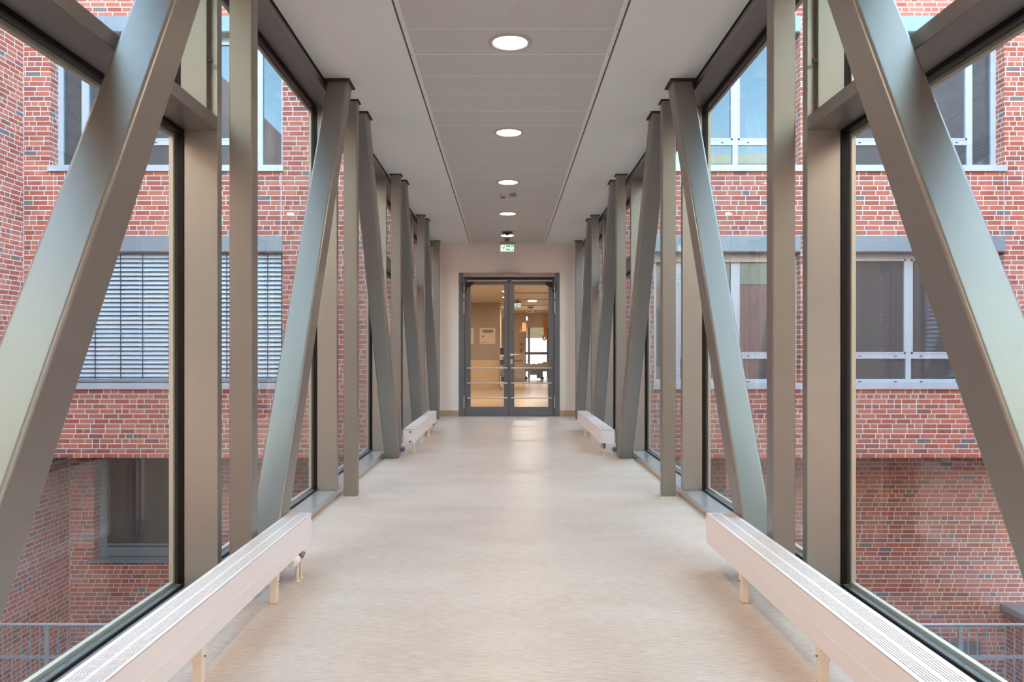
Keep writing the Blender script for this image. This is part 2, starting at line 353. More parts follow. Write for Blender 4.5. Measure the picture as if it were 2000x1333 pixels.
# glazing bays: window_1 .. window_12
def side_box(s, a, b): return (C+s*a, C+s*b) if s > 0 else (C+s*b, C+s*a)
wn_ = 0
for s in (-1, 1):
    for k in range(6):
        y0, y1 = FR[k], FR[k+1]
        wn_ += 1
        e = empty('window_%d' % wn_, (C+s*1.35, (y0+y1)/2, 0)); tag(e, kind='structure')
        xa, xb = side_box(s, 1.266, 1.412); ga, gb = side_box(s, 1.412, 1.448); ca, cb = side_box(s, 1.448, 1.468)
        trans = k in (1, 4)
        # mullion at the far end of the bay, sill and head rail
        mb = [(xa, xb, y1, y1+.05, .05, H-.055)]
        if k == 0: mb.append((xa, xb, y0, y0+.05, .05, H-.055))
        part('mullion', 'alu', e, *mb, bev=.003)
        part('sill_rail', 'sill', e, (xa, xb, y0+(.0 if k else -.3), y1 if k < 5 else Y_END-.001, 0, .05), bev=.002)
        part('head_rail', 'steel', e, (xa, xb, y0+(.0 if k else -.3), y1 if k < 5 else Y_END-.001, H-.055, H+.06), bev=.002)
        ys = y0+(.05 if k else -.3); ye = y1 if k < 5 else Y_END-.001
        k0, k1 = side_box(s, 1.412, 1.419); k2, k3 = side_box(s, 1.419, 1.448)
        part('glazing_bead', 'bead', e, (k2, k3, ys, ye, .0, .058))
        gk = [(k0, k1, ys, ye, .0, .060), (ga, gb, ys, ye, H-.085, H+.06), (ga, gb, y1-.005, y1+.055, .062, H-.085)]
        if trans: gk += [(ga, gb, ys, y1, 1.995, 2.085)]
        part('gasket', 'trim_dark', e, *gk)
        cp = [(ca, cb, ys, ye, .0, .075), (ca, cb, ys, ye, H-.095, H+.06), (ca, cb, y1-.02, y1+.07, .075, H-.095)]
        if trans: cp += [(ca, cb, ys, y1-.02, 1.98, 2.10)]
        part('outer_cap', 'cap', e, *cp, bev=.002)
        if trans:
            part('transom', 'steel', e, (xa, xb, y0+.052, y1-.002, 2.013, 2.07), bev=.003)
            # opening light above the transom: a slim sash frame
            f0, f1 = side_box(s, 1.30, 1.411)
            sa = part('sash_frame', 'steel', e, (f0, f1, y0+.052, y1-.002, 2.071, 2.098), (f0, f1, y1-.034, y1-.002, 2.098, H-.056), (f0, f1, y0+.052, y0+.082, 2.098, H-.056), bev=.002)
            hx = C+s*1.285
            part('sash_catch', 'black', sa, (hx-.012, hx+.012, y1-.045, y1-.036, 2.29, 2.305))
        px0, px1 = side_box(s, 1.424, 1.436)
        pn = [(px0, px1, ys+.002, y1-.004, .063, (1.994 if trans else H-.086))]
        if trans: pn.append((px0, px1, ys+.002, y1-.004, 2.086, H-.086))
        if k == 5: pn.append((px0, px1, y1+.056, ye, .063, H-.086))
        for q in pn: part('pane', 'glass', e, q)
tm = part('trim_3', 'cove', None, (C-1.268, C-1.262, Y_START, Y_END, 0, .006), (C+1.262, C+1.268, Y_START, Y_END, 0, .006)); tag(tm, kind='structure')

# columns and braces
ordw = ['nearest', 'second', 'third', 'fourth', 'farthest']
sw = {-1: 'left', 1: 'right'}
def column(s, y, label):
    e = empty('steel_column', (C+s*1.168, y+.04, 0)); tag(e, label, 'column', 'upright columns along the %s glazing' % sw[s])
    a, b = side_box(s, 1.118, 1.218)
    part('shaft', 'steel', e, (a, b, y, y+.08, .004, H-.001), bev=.006)
    part('head_collar', 'collar', e, (a-.012, b+.012, y-.012, y+.092, H-.010, H-.0005))
    part('base_seal', 'leg', e, (a-.002, b+.002, y-.004, y+.084, 0, .005))
for s in (-1, 1):
    for i in range(5):
        column(s, FR[i+2], '%s upright bronze-grey steel column on the %s side of the walkway' % (ordw[i], sw[s]))
def brace(s, yb, yt, label):
    """square hollow section leaning along the corridor; yb / yt: its camera-side face at floor and ceiling"""
    a, b = side_box(s, 1.100, 1.238)
    slope = (yt-yb)/H; dy = .14*math.sqrt(1+slope*slope)
    rx = .013; ry = rx*math.sqrt(1+slope*slope)
    sec = []
    for cx, cy, a0 in ((b-rx, dy-ry, 0), (a+rx, dy-ry, 90), (a+rx, ry, 180), (b-rx, ry, 270)):
        for q in range(10):
            t = math.radians(a0+q*10); sec.append((cx+rx*math.cos(t), cy+ry*math.sin(t)))
    bm = new_bm(); n = len(sec); z0, z1 = .004, H-.001
    lo = [bm.verts.new((x, yb+slope*z0+y, z0)) for x, y in sec]; hi = [bm.verts.new((x, yb+slope*z1+y, z1)) for x, y in sec]
    bm.faces.new(lo); bm.faces.new(hi)
    for i in range(n): bm.faces.new((lo[i], lo[(i+1) % n], hi[(i+1) % n], hi[i]))
    e = empty('diagonal_brace', ((a+b)/2, yb+dy/2, 0)); tag(e, label, 'brace', 'leaning steel braces along the %s glazing' % sw[s])
    obj('shaft', bm, 'steel', e, smooth=True)
    part('head_collar', 'collar', e, (a-.015, b+.015, yt-.02, yt+dy+.02, H-.012, H-.0005))
    part('base_seal', 'leg', e, (a-.002, b+.002, yb-.004, yb+dy+.004, 0, .005))
for s in (-1, 1):
    B = [(FR[1]+.22, FR[2]-.39), (FR[2]+.20, FR[3]-.42), (FR[3]+.28, FR[4]-.29), (FR[4]+.28, FR[5]-.29), (FR[5]+.28, FR[6]-.29)]
    for i, (p, q) in enumerate(B):
        yb, yt = (p, q) if i < 2 else (q, p)
        lean = 'top leaning away' if i < 2 else 'top leaning toward the viewer'
        brace(s, yb, yt, '%s slanting bronze-grey steel brace on the %s side, %s' % (ordw[i], sw[s], lean))

# ------------------------------------------------------------------ end wall with the door
wb = empty('wall_back', (0, Y_END, 0)); tag(wb, kind='structure')
DX0, DX1, DZ = PX(896.5, Y_END), PX(1093, Y_END), PZ(533, Y_END)
part('painted_wall', 'wall', wb, (C-1.47, DX0, Y_END, Y_END+.17, 0, H+.65), (DX1, C+1.47, Y_END, Y_END+.17, 0, H+.65), (DX0, DX1, Y_END, Y_END+.17, DZ, H+.65))
bb = part('baseboard_back', 'cove', None, (C-1.262, DX0-.004, Y_END-.012, Y_END-.001, 0, .10), (DX1+.004, C+1.262, Y_END-.012, Y_END-.001, 0, .10), bev=.003); tag(bb, kind='structure')
wf = part('wall_front', 'wall', None, (C-1.47, C+1.47, Y_START-.2, Y_START, 0, H+.65)); tag(wf, kind='structure')

d1 = empty('door_1', ((DX0+DX1)/2, Y_END+.06, 0)); tag(d1, kind='structure')
Yd = Y_END+.02
jl, jr = PX(907.2, Yd), PX(1082.3, Yd); mid = PX(993.2, Yd); LT = PZ(546, Yd)
part('door_frame', 'door', d1, (DX0+.002, jl-.004, Y_END-.015, Y_END+.10, 0, DZ-.002), (jr+.004, DX1-.002, Y_END-.015, Y_END+.10, 0, DZ-.002),
     (jl-.004, jr+.004, Y_END+.0, Y_END+.10, LT+.006, DZ-.002), bev=.003)
part('closer_housing', 'housing', d1, (jl-.02, jr+.01, Y_END-.06, Y_END-.002, PZ(542.5, Yd), PZ(534.2, Yd)), bev=.004)
part('closer_gap', 'black', d1, (jl+.02, jr-.02, Y_END-.03, Y_END-.002, PZ(545, Yd), PZ(542.6, Yd)))
part('leak_stop_strip', 'black', d1, (mid-.012, mid+.012, Yd+.052, Yd+.064, .012, LT))  # black strip added behind the leaf joint to block a light leak
part('leak_stop_bar', 'grey', d1, (jl, jr, Yd, Yd+.065, 0, .009))  # low bar added to close the bright gap under the leaves
for nm, x0, x1, g0, g1, sgn in (('left', jl, mid-.003, PX(919, Yd), PX(984.3, Yd), -1), ('right', mid+.003, jr, PX(1004.4, Yd), PX(1071, Yd), 1)):
    gz0, gz1 = PZ(795.5, Yd), PZ(557, Yd)
    bm = new_bm()
    for q in ((x0, g0, .012, LT), (g1, x1, .012, LT), (g0, g1, .012, gz0), (g0, g1, gz1, LT)):
        box(bm, q[0], q[1], Yd, Yd+.06, q[2], q[3])
    lf = obj('door_leaf', bm, 'door', d1)
    part('glass_pane', 'dglass', lf, (g0, g1, Yd+.025, Yd+.035, gz0, gz1))
    for py in (719.2, 748.6, 777.6):
        bm = new_bm(); zc = PZ(py, Yd); xa = PX(912.5 if sgn < 0 else 998.6, Yd); xb = PX(991 if sgn < 0 else 1077, Yd)
        cyl(bm, (xa, Yd-.045, zc), (xb, Yd-.045, zc), .0095)
        for xx in (xa+.03, xb-.03): cyl(bm, (xx, Yd-.045, zc), (xx, Yd, zc), .007, n=12)
        tag(obj('push_bar', bm, 'chrome', lf, smooth=True), 'stainless push bar')
    bm = new_bm(); zc = PZ(549.4, Yd); box(bm, PX(912 if sgn < 0 else 999, Yd), PX(991 if sgn < 0 else 1077.5, Yd), Yd-.035, Yd-.012, zc-.008, zc+.008, bev=.002)
    obj('closer_arm', bm, 'chrome', lf)
    # black quarter-round cover with cable loop
    cx = PX(910.2 if sgn < 0 else 1079, Yd); zt = PZ(551.2, Yd); R = .105; pr = [(cx, zt)]
    pr += [(cx - sgn*.128*math.cos(t*math.pi/16), zt-.09*math.sin(t*math.pi/16)) for t in range(9)]
    bm = new_bm(); prism(bm, pr, Yd-.03, Yd-.001); obj('cable_cover', bm, 'black', lf)
    jx = (DX0+jl)/2+.012 if sgn < 0 else (jr+DX1)/2-.012
    pts = []
    for t in range(25):
        a = t/24; ang = math.pi*a
        x = jx + (cx-jx + (-sgn)*.012)*a; rr = .018*math.sin(math.pi*a)
        pts.append((x + sgn*rr*math.cos(ang)*1.4, Yd-.05, zt-.005-.165*math.sin(ang)**.8))
    bm = new_bm(); tube(bm, pts, .0065); obj('cable_loop', bm, 'black', lf, smooth=True)
    hx = jl-.006 if sgn < 0 else jr+.006
    for p0, p1 in ((561, 584), (589, 613.5), (773, 797)):
        bm = new_bm(); cyl(bm, (hx, Y_END-.02, PZ(p1, Yd)), (hx, Y_END-.02, PZ(p0, Yd)), .009, n=14); tag(obj('hinge', bm, 'chrome', lf, smooth=True), 'bright steel hinge')
    if sgn > 0:
        bm = new_bm(); hx = PX(999, Yd); hz = PZ(693.5, Yd)
        cyl(bm, (hx, Yd-.012, hz), (hx, Yd, hz), .026, n=24); cyl(bm, (hx, Yd-.06, hz), (hx, Yd-.01, hz), .01); cyl(bm, (hx-.006, Yd-.058, hz), (hx+.125, Yd-.058, hz), .0105)
        tag(obj('lever_handle', bm, 'chrome', lf, smooth=True), 'stainless lever handle')
        bm = new_bm(); box(bm, hx-.017, hx+.017, Yd-.008, Yd, hz-.16, hz-.075, bev=.004); cyl(bm, (hx, Yd-.014, hz-.105), (hx, Yd-.006, hz-.105), .01)
        tag(obj('lock_plate', bm, 'chrome', lf, smooth=True), 'stainless lock plate with cylinder')

# ------------------------------------------------------------------ fittings on the ceiling
def exit_sign(x, y, ztop, wd, ht, ceil_z, label, flip=1):
    e = empty('exit_sign', (x, y, ztop-ht)); tag(e, label, 'sign')
    part('housing', 'exit_b', e, (x-wd*.52, x+wd*.52, y, y+.05, ztop, ztop+.05), (x-.04, x+.04, y+.01, y+.04, ztop+.05, ceil_z), bev=.002)
    part('light_panel', 'exit_w', e, (x-wd/2, x+wd/2, y+.012, y+.03, ztop-ht, ztop))
    bm = new_bm(); f = flip
    def R(u0, u1, v0, v1): box(bm, x+f*(u0-.5)*wd, x+f*(u1-.5)*wd, y+.008, y+.012, ztop-ht+v0*ht, ztop-ht+v1*ht)
    def P(pts): prism(bm, [(x+f*(u-.5)*wd, ztop-ht+v*ht) for u, v in pts], y+.008, y+.012)
    R(.06, .10, .18, .86)                                        # door edge
    cyl(bm, (x+f*(.30-.5)*wd, y+.008, ztop-ht*.19), (x+f*(.30-.5)*wd, y+.012, ztop-ht*.19), ht*.07, n=14)   # running figure
    P([(.20, .62), (.27, .72), (.31, .68), (.27, .42), (.21, .40)]); P([(.27, .68), (.36, .58), (.345, .53), (.26, .60)])
    P([(.22, .68), (.14, .56), (.155, .51), (.24, .62)]); P([(.25, .44), (.34, .36), (.36, .14), (.33, .14), (.305, .33), (.22, .40)])
    P([(.22, .45), (.15, .24), (.12, .20), (.14, .16), (.19, .22), (.27, .42)])
    # green field round a white arrow that points down on its right
    R(.42, .74, .66, .88); R(.42, .66, .14, .42); R(.80, .94, .66, .88)
    P([(.66, .14), (.66, .42), (.79, .14)]); P([(.94, .14), (.94, .44), (.82, .14)]); R(.66, .94, .12, .15)
    obj('pictogram', bm, 'exit_g', e)
    return e
exit_sign(PX(990.5, 12.36), 12.36, PZ(478, 12.36), 26/F*12.36, 13/F*12.36, H, 'green and white emergency exit sign hanging above the grey double door')
# motion sensor dome
y = 11.72; x = PX(990.7, y)
e = empty('motion_sensor', (x, y, H)); tag(e, 'dark round motion sensor on the ceiling in front of the exit sign', 'sensor')
bm = new_bm(); lathe(bm, x, y, [(0, H), (.075, H), (.086, H-.004), (.086, H-.012), (.05, H-.035), (.012, H-.055), (0, H-.057)]); obj('dome', bm, 'sensor', e, smooth=True)
bm = new_bm(); lathe(bm, x, y, [(.086, H-.0005), (.10, H-.001), (.10, H-.004), (.086, H-.005)]); obj('mounting_ring', bm, 'ring', e, smooth=True)
# smoke detector pair
y = 8.93
x = PX(982.2, y); e = empty('smoke_detector', (x, y, H)); tag(e, 'small white ceiling detector with a red underside', 'detector')
bm = new_bm(); lathe(bm, x, y, [(0, H), (.037, H), (.039, H-.01), (.037, H-.034), (.03, H-.038), (0, H-.038)], 32); obj('body', bm, 'sens_w', e, smooth=True)
bm = new_bm(); lathe(bm, x, y, [(0, H-.0385), (.029, H-.0385), (.024, H-.047), (0, H-.048)], 32); tag(obj('red_cap', bm, 'sens_r', e, smooth=True), 'dark red cap')
x = PX(1001.5, y); e = empty('smoke_detector', (x, y, H)); tag(e, 'small grey ceiling detector right of the white red-capped one', 'detector')
bm = new_bm(); lathe(bm, x, y, [(0, H), (.04, H), (.042, H-.03), (.034, H-.034), (0, H-.034)], 32); obj('body', bm, 'sens_g', e, smooth=True)
bm = new_bm(); lathe(bm, x, y, [(0, H-.0345), (.030, H-.0345), (.036, H-.048), (.028, H-.054), (0, H-.050)], 32); obj('sensing_head', bm, 'sens_w', e, smooth=True)

# ------------------------------------------------------------------ radiators
def radiator(s, xi, y0, y1, legs, label, valve=None, plugs=False, mark=None):
    """xi: x of the corridor-side face; body runs outward .136 m"""
    wd = .136 if s > 0 else .114
    X = lambda u: xi + s*u
    zt, zb = .267, .122
    e = empty('convector_radiator', (X(wd/2), (y0+y1)/2, 0)); tag(e, label, 'radiator', 'low white convector radiators')
    bm = new_bm()
    def bx(u0, u1, a, b, z0, z1, bv=0): box(bm, X(u0), X(u1), a, b, z0, z1, bev=bv)
    bx(0, .004, y0, y1, zb, zt-.001, .001); bx(wd-.004, wd, y0, y1, zb, zt-.001, .001)
    bx(.004, wd-.004, y0, y0+.004, zb, zt-.001); bx(.004, wd-.004, y1-.004, y1, zb, zt-.001)
    bx(.004, wd-.004, y0+.004, y1-.004, zb+.004, zb+.008)
    obj('casing', bm, 'white', e)
    # top grille: solid strips and two groups of slots
    bm = new_bm()
    g = wd/.136
    bx(0, .016*g, y0, y1, zt-.004, zt, .0008); bx((.136-.014)*g, .136*g, y0, y1, zt-.004, zt, .0008); bx(.060*g, .074*g, y0, y1, zt-.004, zt)
    bx(0, wd, y0, y0+.02, zt-.0045, zt-.0003); bx(0, wd, y1-.02, y1, zt-.0045, zt-.0003)
    for g0, g1 in ((.016, .060), (.074, .122)):
        n = 5; w_ = (g1-g0)/n
        for i in range(n):
            u = g0+i*w_+w_*.45
            bx(u*g, (u+w_*.55)*g, y0+.02, y1-.02, zt-.006, zt-.0005)
        yy = y0+.06
        while yy < y1-.03:
            bx(g0*g, g1*g, yy, yy+.003, zt-.008, zt-.0012); yy += .045
    obj('top_grille', bm, 'white', e)
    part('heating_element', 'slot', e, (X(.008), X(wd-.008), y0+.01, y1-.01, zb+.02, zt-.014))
    bm = new_bm(); bx(-.0012, 0, y0+.003, y1-.003, zb+.062, zb+.0635); obj('front_seam', bm, 'prof', e)
    for yl in legs:
        bm = new_bm(); bx(.002, .036, yl-.018, yl+.018, .078, zb+.004, .001); bx(.005, .033, yl-.015, yl+.015, .004, .078, .001)
        l = obj('leg', bm, 'leg', e)
        bm = new_bm(); bx(.0045, .0335, yl-.0155, yl+.0155, 0, .004); tag(obj('foot_pad', bm, 'cove', l), 'tan foot pad')
        bm = new_bm(); cyl(bm, (X(0), yl-.005, .092), (X(-.006), yl-.005, .092), .003, n=10); obj('clamp_screw', bm, 'brass', l)
    if plugs:
        for zz in (zb+.016, zt-.028):
            bm = new_bm(); cyl(bm, (X(.04), y0-.006, zz), (X(.04), y0, zz), .011, n=16)
            tag(obj('end_plug', bm, 'brass', e, smooth=True), 'brass end plug')
    if valve:
        yv, near = (legs[-1]+.31, False) if valve in ('near_left', 'far_left') else (y0-.0, True)
        if valve == 'near_left':
            bm = new_bm(); cyl(bm, (X(.006), yv, .004), (X(.006), yv, .105), .0075); cyl(bm, (X(.006), yv, .078), (X(.006), yv, .092), .0105)
            cyl(bm, (X(.006), yv, 0), (X(.006), yv, .004), .016)
            cyl(bm, (X(.004), yv+.055, .004), (X(.004), yv+.055, .125), .0065); cyl(bm, (X(.004), yv+.055, 0), (X(.004), yv+.055, .004), .014)
            tag(obj('supply_pipe', bm, 'leg', e, smooth=True), 'cream supply pipes with floor rosettes')
            bm = new_bm(); cyl(bm, (X(.010), yv-.075, .101), (X(.010), yv-.005, .103), .0205, .0225, n=28); cyl(bm, (X(.010), yv-.079, .101), (X(.010), yv-.075, .101), .017, n=28)
            tag(obj('thermostat_head', bm, 'white', e, smooth=True), 'white thermostat head')
            bm = new_bm(); cyl(bm, (X(.006), yv-.004, .103), (X(.002), yv+.05, .104), .011); bmesh.ops.create_uvsphere(bm, u_segments=14, v_segments=8, radius=.014, matrix=Matrix.Translation((X(.001), yv+.05, .106)))
            bmesh.ops.create_uvsphere(bm, u_segments=14, v_segments=8, radius=.011, matrix=Matrix.Translation((X(.000), yv+.078, .110)))
            tag(obj('valve_body', bm, 'brass', e, smooth=True), 'brownish metal valve body')
        else:
            yv = y1-.10 if valve == 'far_left' else y0-.002
            xx = X(.03)
            bm = new_bm(); cyl(bm, (xx, yv, 0), (xx, yv, .085), .008); cyl(bm, (xx, yv, 0), (xx, yv, .004), .016)
            tag(obj('supply_pipe', bm, 'leg', e, smooth=True), 'cream supply pipe')
            bm = new_bm(); cyl(bm, (xx, yv, .072), (xx, yv, .118), .014); cyl(bm, (xx, yv, .112), (xx, yv+.06, .112), .010); cyl(bm, (xx, yv, .118), (xx, yv, .126), .018)
            tube(bm, [(xx-s*.006, yv-.01, .118), (xx-s*.028, yv-.012, .112), (xx-s*.034, yv-.012, .098), (xx-s*.022, yv-.01, .086)], .0035)
            tag(obj('valve_body', bm, 'brass', e, smooth=True), 'brown metal valve')
    if mark:
        part('clip', 'grey', e, (X(-.002), X(.0), y1-.014, y1-.004, zt-.035, zt-.014))
    return e
XL, XR = -.957, .988
radiator(-1, XL, 1.19, 3.79, [1.62, 2.44, 3.235], 'near left white convector radiator with a white thermostat head underneath', valve='near_left', mark=True)
radiator(1, XR, 1.19, 3.79, [1.62, 2.44, 3.245], 'near right white convector radiator, big in the foreground')
radiator(-1, XL, 8.0, 10.6, [8.13, 8.95, 9.74], 'far left white convector radiator with brass plugs in its end plate', valve='far_left', plugs=True)
radiator(1, XR, 7.95, 10.6, [8.13, 8.95, 9.74], 'far right white convector radiator with a brown valve at its near end', valve='far_right')
for s in (-1, 1):
    x = C+s*1.088; y = 7.86
    e = empty('pipe_fitting', (x, y, 0)); tag(e, 'grey round pipe fitting on chrome pipes beside the far %s radiator' % sw[s], 'pipe fitting', 'pipe fittings by the far radiators')
    bm = new_bm(); cyl(bm, (x, y-.03, .072), (x, y+.05, .072), .024, .027, n=24); obj('cap', bm, 'grey', e, smooth=True)
    bm = new_bm(); cyl(bm, (x-.012*s, y+.02, 0), (x-.012*s, y+.02, .06), .006); cyl(bm, (x+.014*s, y+.02, 0), (x+.014*s, y+.02, .06), .006); obj('pipe', bm, 'chrome', e, smooth=True)

# ------------------------------------------------------------------ brick buildings outside
YF = Y_END; YR = YF+.23; YL = 14.3
def wall_sheet(bm, x0, x1, z0, z1, y, holes, depth):
    """vertical wall facing -y with rectangular holes and reveals"""
    xs = sorted(set([x0, x1]+[h[0] for h in holes]+[h[1] for h in holes])); zs = sorted(set([z0, z1]+[h[2] for h in holes]+[h[3] for h in holes]))
    for i in range(len(xs)-1):
        for j in range(len(zs)-1):
            cx = (xs[i]+xs[i+1])/2; cz = (zs[j]+zs[j+1])/2
            if any(h[0] < cx < h[1] and h[2] < cz < h[3] for h in holes): continue
            box(bm, xs[i], xs[i+1], y, y+depth, zs[j], zs[j+1])
sc = F/YF
WX_L = (PX(98, YF), PX(552, YF)); WX_C = (PX(1277, YF), PX(1563, YF)); WX_R = (PX(1661, YF), PX(1962, YF))
UZ = (PZ(325, YF), PZ(62, YF)); LZ = (PZ(750, YF), PZ(492, YF))
XW = -8.12; HF = 9.0
bl = empty('brick_building', (0, YF, -5.4)); tag(bl, 'red brick building across the courtyard, facade with grey windows behind both glazed sides', 'building')
bm = new_bm()
wall_sheet(bm, XW, C-1.47, -.70, HF, YF, [(*WX_L, *UZ), (*WX_L, *LZ)], .36)
wall_sheet(bm, C+1.47, 12, -.70, HF, YF, [(*WX_C, *UZ), (*WX_C, *LZ), (*WX_R, *UZ), (*WX_R, *LZ)], .36)
box(bm, C-1.47, C+1.47, YF, YF+.36, H+.65, HF)
obj('upper_wall', bm, 'brick', bl)
LWX = (PX(183, YL), PX(395, YL)); LWZ = (PZ(1095, YL), PZ(893, YL))
bm = new_bm(); wall_sheet(bm, XW, 12, -6, -.70, YL, [(*LWX, *LWZ)], .36); obj('lower_wall', bm, 'brick_lo', bl)
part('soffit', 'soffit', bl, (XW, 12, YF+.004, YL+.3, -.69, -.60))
def fac_win(x0, x1, z0, z1, kind, pane='wpane'):
    """window unit in the recess; kind: list of ('n'arrow | 'w'ide) lights from left to right"""
    y = YR; k = YR/YF
    f = empty('window', ((x0+x1)/2, y, z0)); f.parent = bl; f.matrix_parent_inverse = bl.matrix_world.inverted()
    bpy.context.view_layer.update()
    fw = .085; mw = .09; bm = new_bm()
    inner = x1-x0-2*fw-mw*(len(kind)-1); nn = kind.count('n'); wn = .32; ww = (inner-nn*wn)/(len(kind)-nn)
    box(bm, x0-.06, x1+.06, y, y+.07, z0-.02, z0+.07); box(bm, x0-.06, x1+.06, y, y+.07, z1-.10, z1+.05)
    box(bm, x0-.06, x0+fw, y, y+.07, z0+.07, z1-.10); box(bm, x1-fw, x1+.06, y, y+.07, z0+.07, z1-.10)
    gb = new_bm(); x = x0+fw; zc = z0+.42; dk = []
    for i, q in enumerate(kind):
        wd = wn if q == 'n' else ww
        if i < len(kind)-1: box(bm, x+wd, x+wd+mw, y-.003, y+.07, z0+.07, z1-.10)
        if q == 'w':
            box(bm, x, x+wd, y, y+.07, zc, zc+.085)
            s_ = .03; a, b = zc+.085, z1-.10
            for r in ((x, x+s_, a, b), (x+wd-s_, x+wd, a, b), (x, x+wd, a, a+s_), (x, x+wd, b-s_, b)): box(bm, r[0], r[1], y-.008, y+.05, r[2], r[3])
            for xx in (x+.15, x+wd-.2): dk += [(xx, xx+.05, y-.004, y-.0005, zc+.035, zc+.05), (xx, xx+.05, y-.004, y-.0005, z0+.02, z0+.035)]
        x += wd+mw
    box(gb, x0+fw*.5, x1-fw*.5, y+.03, y+.045, z0+.04, z1-.05)
    o = obj('window_frame', bm, 'wframe', f, off=f.matrix_world.translation)
    o2 = obj('pane', gb, pane, f, off=f.matrix_world.translation)
    for q in dk: bm = new_bm(); box(bm, *q); obj('drain_cap', bm, 'tape', f, off=f.matrix_world.translation)
    bm = new_bm(); box(bm, x0+.001, x1-.001, YF-.001, y-.002, z0-.004, z0+.012); box(bm, x0-.02, x1+.02, YF-.05, YF-.001, z0-.09, z0+.012); obj('window_sill', bm, 'wframe', f, off=f.matrix_world.translation)
    return f
for (a, b), kd in ((WX_L, 'nwwwn'), (WX_C, 'nww'), (WX_R, 'wwn')):
    fac_win(a, b, *UZ, kd); fac_win(a, b, *LZ, kd, 'wpane2')
    lx0, lx1 = a, b
    for q_ in (UZ, LZ): bm = new_bm(); box(bm, lx0, lx1, YF-.02, YF-.001, q_[1]+.005, q_[1]+.26); box(bm, lx0+.002, lx1-.002, YF-.001, YR, q_[1]-.008, q_[1]-.001); obj('lintel_panel', bm, 'lintel', bl)
# expansion joints
bm = new_bm()
for px in (105, 549, 1961): 
    x = PX(px, YF); box(bm, x-.008, x+.008, YF-.003, YF+.01, LZ[1]+.27, UZ[0]-.11)
for px in (1284,):
    x = PX(px, YF); box(bm, x-.006, x+.006, YF-.003, YF+.01, -.70, LZ[0]-.11)
obj('expansion_joint', bm, 'wframe', bl)
# external venetian blind over the lower left window
x0, x1 = WX_L[0]+.04, WX_L[1]-.01; yb_ = YF+.10
bm = new_bm(); z = LZ[1]-.03; top = z; pitch = .0745
vb = empty('venetian_blind', ((x0+x1)/2, yb_, LZ[0])); vb.parent = bl; vb.matrix_parent_inverse = bl.matrix_world.inverted(); bpy.context.view_layer.update()
while z > LZ[0]+.10:
    n = 5; prof = []
    for i in range(n+1):
        t = i/n; prof.append((yb_-.030+.060*t, z-.064+.064*t+.010*math.sin(math.pi*t)))
    a = [bm.verts.new((x0, p, q)) for p, q in prof]; b = [bm.verts.new((x1, p, q)) for p, q in prof]
    a2 = [bm.verts.new((x0, p, q-.002)) for p, q in prof]; b2 = [bm.verts.new((x1, p, q-.002)) for p, q in prof]
    for i in range(n): bm.faces.new((a[i], b[i], b[i+1], a[i+1])); bm.faces.new((a2[i], a2[i+1], b2[i+1], b2[i]))
    bm.faces.new((a[0], a2[0], b2[0], b[0])); bm.faces.new((a[n], b[n], b2[n], a2[n]))
    z -= pitch
obj('slats', bm, 'slat', vb, smooth=True, off=vb.matrix_world.translation)
bm = new_bm()
for px in (128, 182, 232, 275, 327, 331, 400, 440, 520.5, 548):
    x = PX(px, YF); box(bm, x-.007, x+.007, yb_-.038, yb_-.034, LZ[0]+.08, top)
obj('ladder_tape', bm, 'tape', vb, off=vb.matrix_world.translation)
bm = new_bm(); box(bm, x0, x1, yb_-.04, yb_+.04, LZ[0]+.03, LZ[0]+.075); obj('bottom_rail', bm, 'lintel', vb, off=vb.matrix_world.translation)
# basement window, lower left
f = empty('window', (LWX[0], YL+.2, LWZ[0])); f.parent = bl; f.matrix_parent_inverse = bl.matrix_world.inverted(); bpy.context.view_layer.update()
yy = YL+.22; bm = new_bm(); a, b = LWX; c_, d_ = LWZ
box(bm, a, a+.14, yy, yy+.07, c_, d_); box(bm, b-.14, b, yy, yy+.07, c_, d_); box(bm, a+.14, b-.14, yy, yy+.07, c_+.02, c_+.19); box(bm, a+.14, b-.14, yy, yy+.07, c_+.22, c_+.26); box(bm, (a+b)/2+.5, (a+b)/2+.6, yy, yy+.07, c_, d_)
obj('window_frame', bm, 'lintel', f, off=f.matrix_world.translation)
bm = new_bm(); box(bm, a+.1, b-.1, yy+.03, yy+.045, c_, d_); obj('pane', bm, 'wpane2', f, off=f.matrix_world.translation)
bm = new_bm(); box(bm, a-.08, b+.08, YL-.05, yy, c_-.04, c_+.01); obj('window_sill', bm, 'lintel', f, off=f.matrix_world.translation)
part('vent_box', 'grey', bl, (PX(1848, YL), PX(1914, YL), YL-.04, YL, PZ(1279, YL), PZ(1253, YL)))

# wing along the left of the courtyard, seen in perspective
w1 = part('brick_wing', 'brick', None, (XW-.3, XW-.001, -3.0, YL+.3, -6, 9)); tag(w1, 'red brick wing seen edge-on at the far left of the courtyard', 'building')
bm = new_bm(); box(bm, XW, XW+.012, YF-.012, YF-.001, -.7, 9); box(bm, XW, XW+.012, YL-.012, YL-.001, -6, -.7); obj('corner_joint', bm, 'wframe', w1, off=(0, 0, 0))
# wing closing the right side, out of frame
w2 = part('brick_wing', 'brick', None, (10.4, 10.7, -3.0, YF-.01, -6, 8)); tag(w2, 'red brick wing closing the right of the courtyard, seen only as a reflection', 'building')
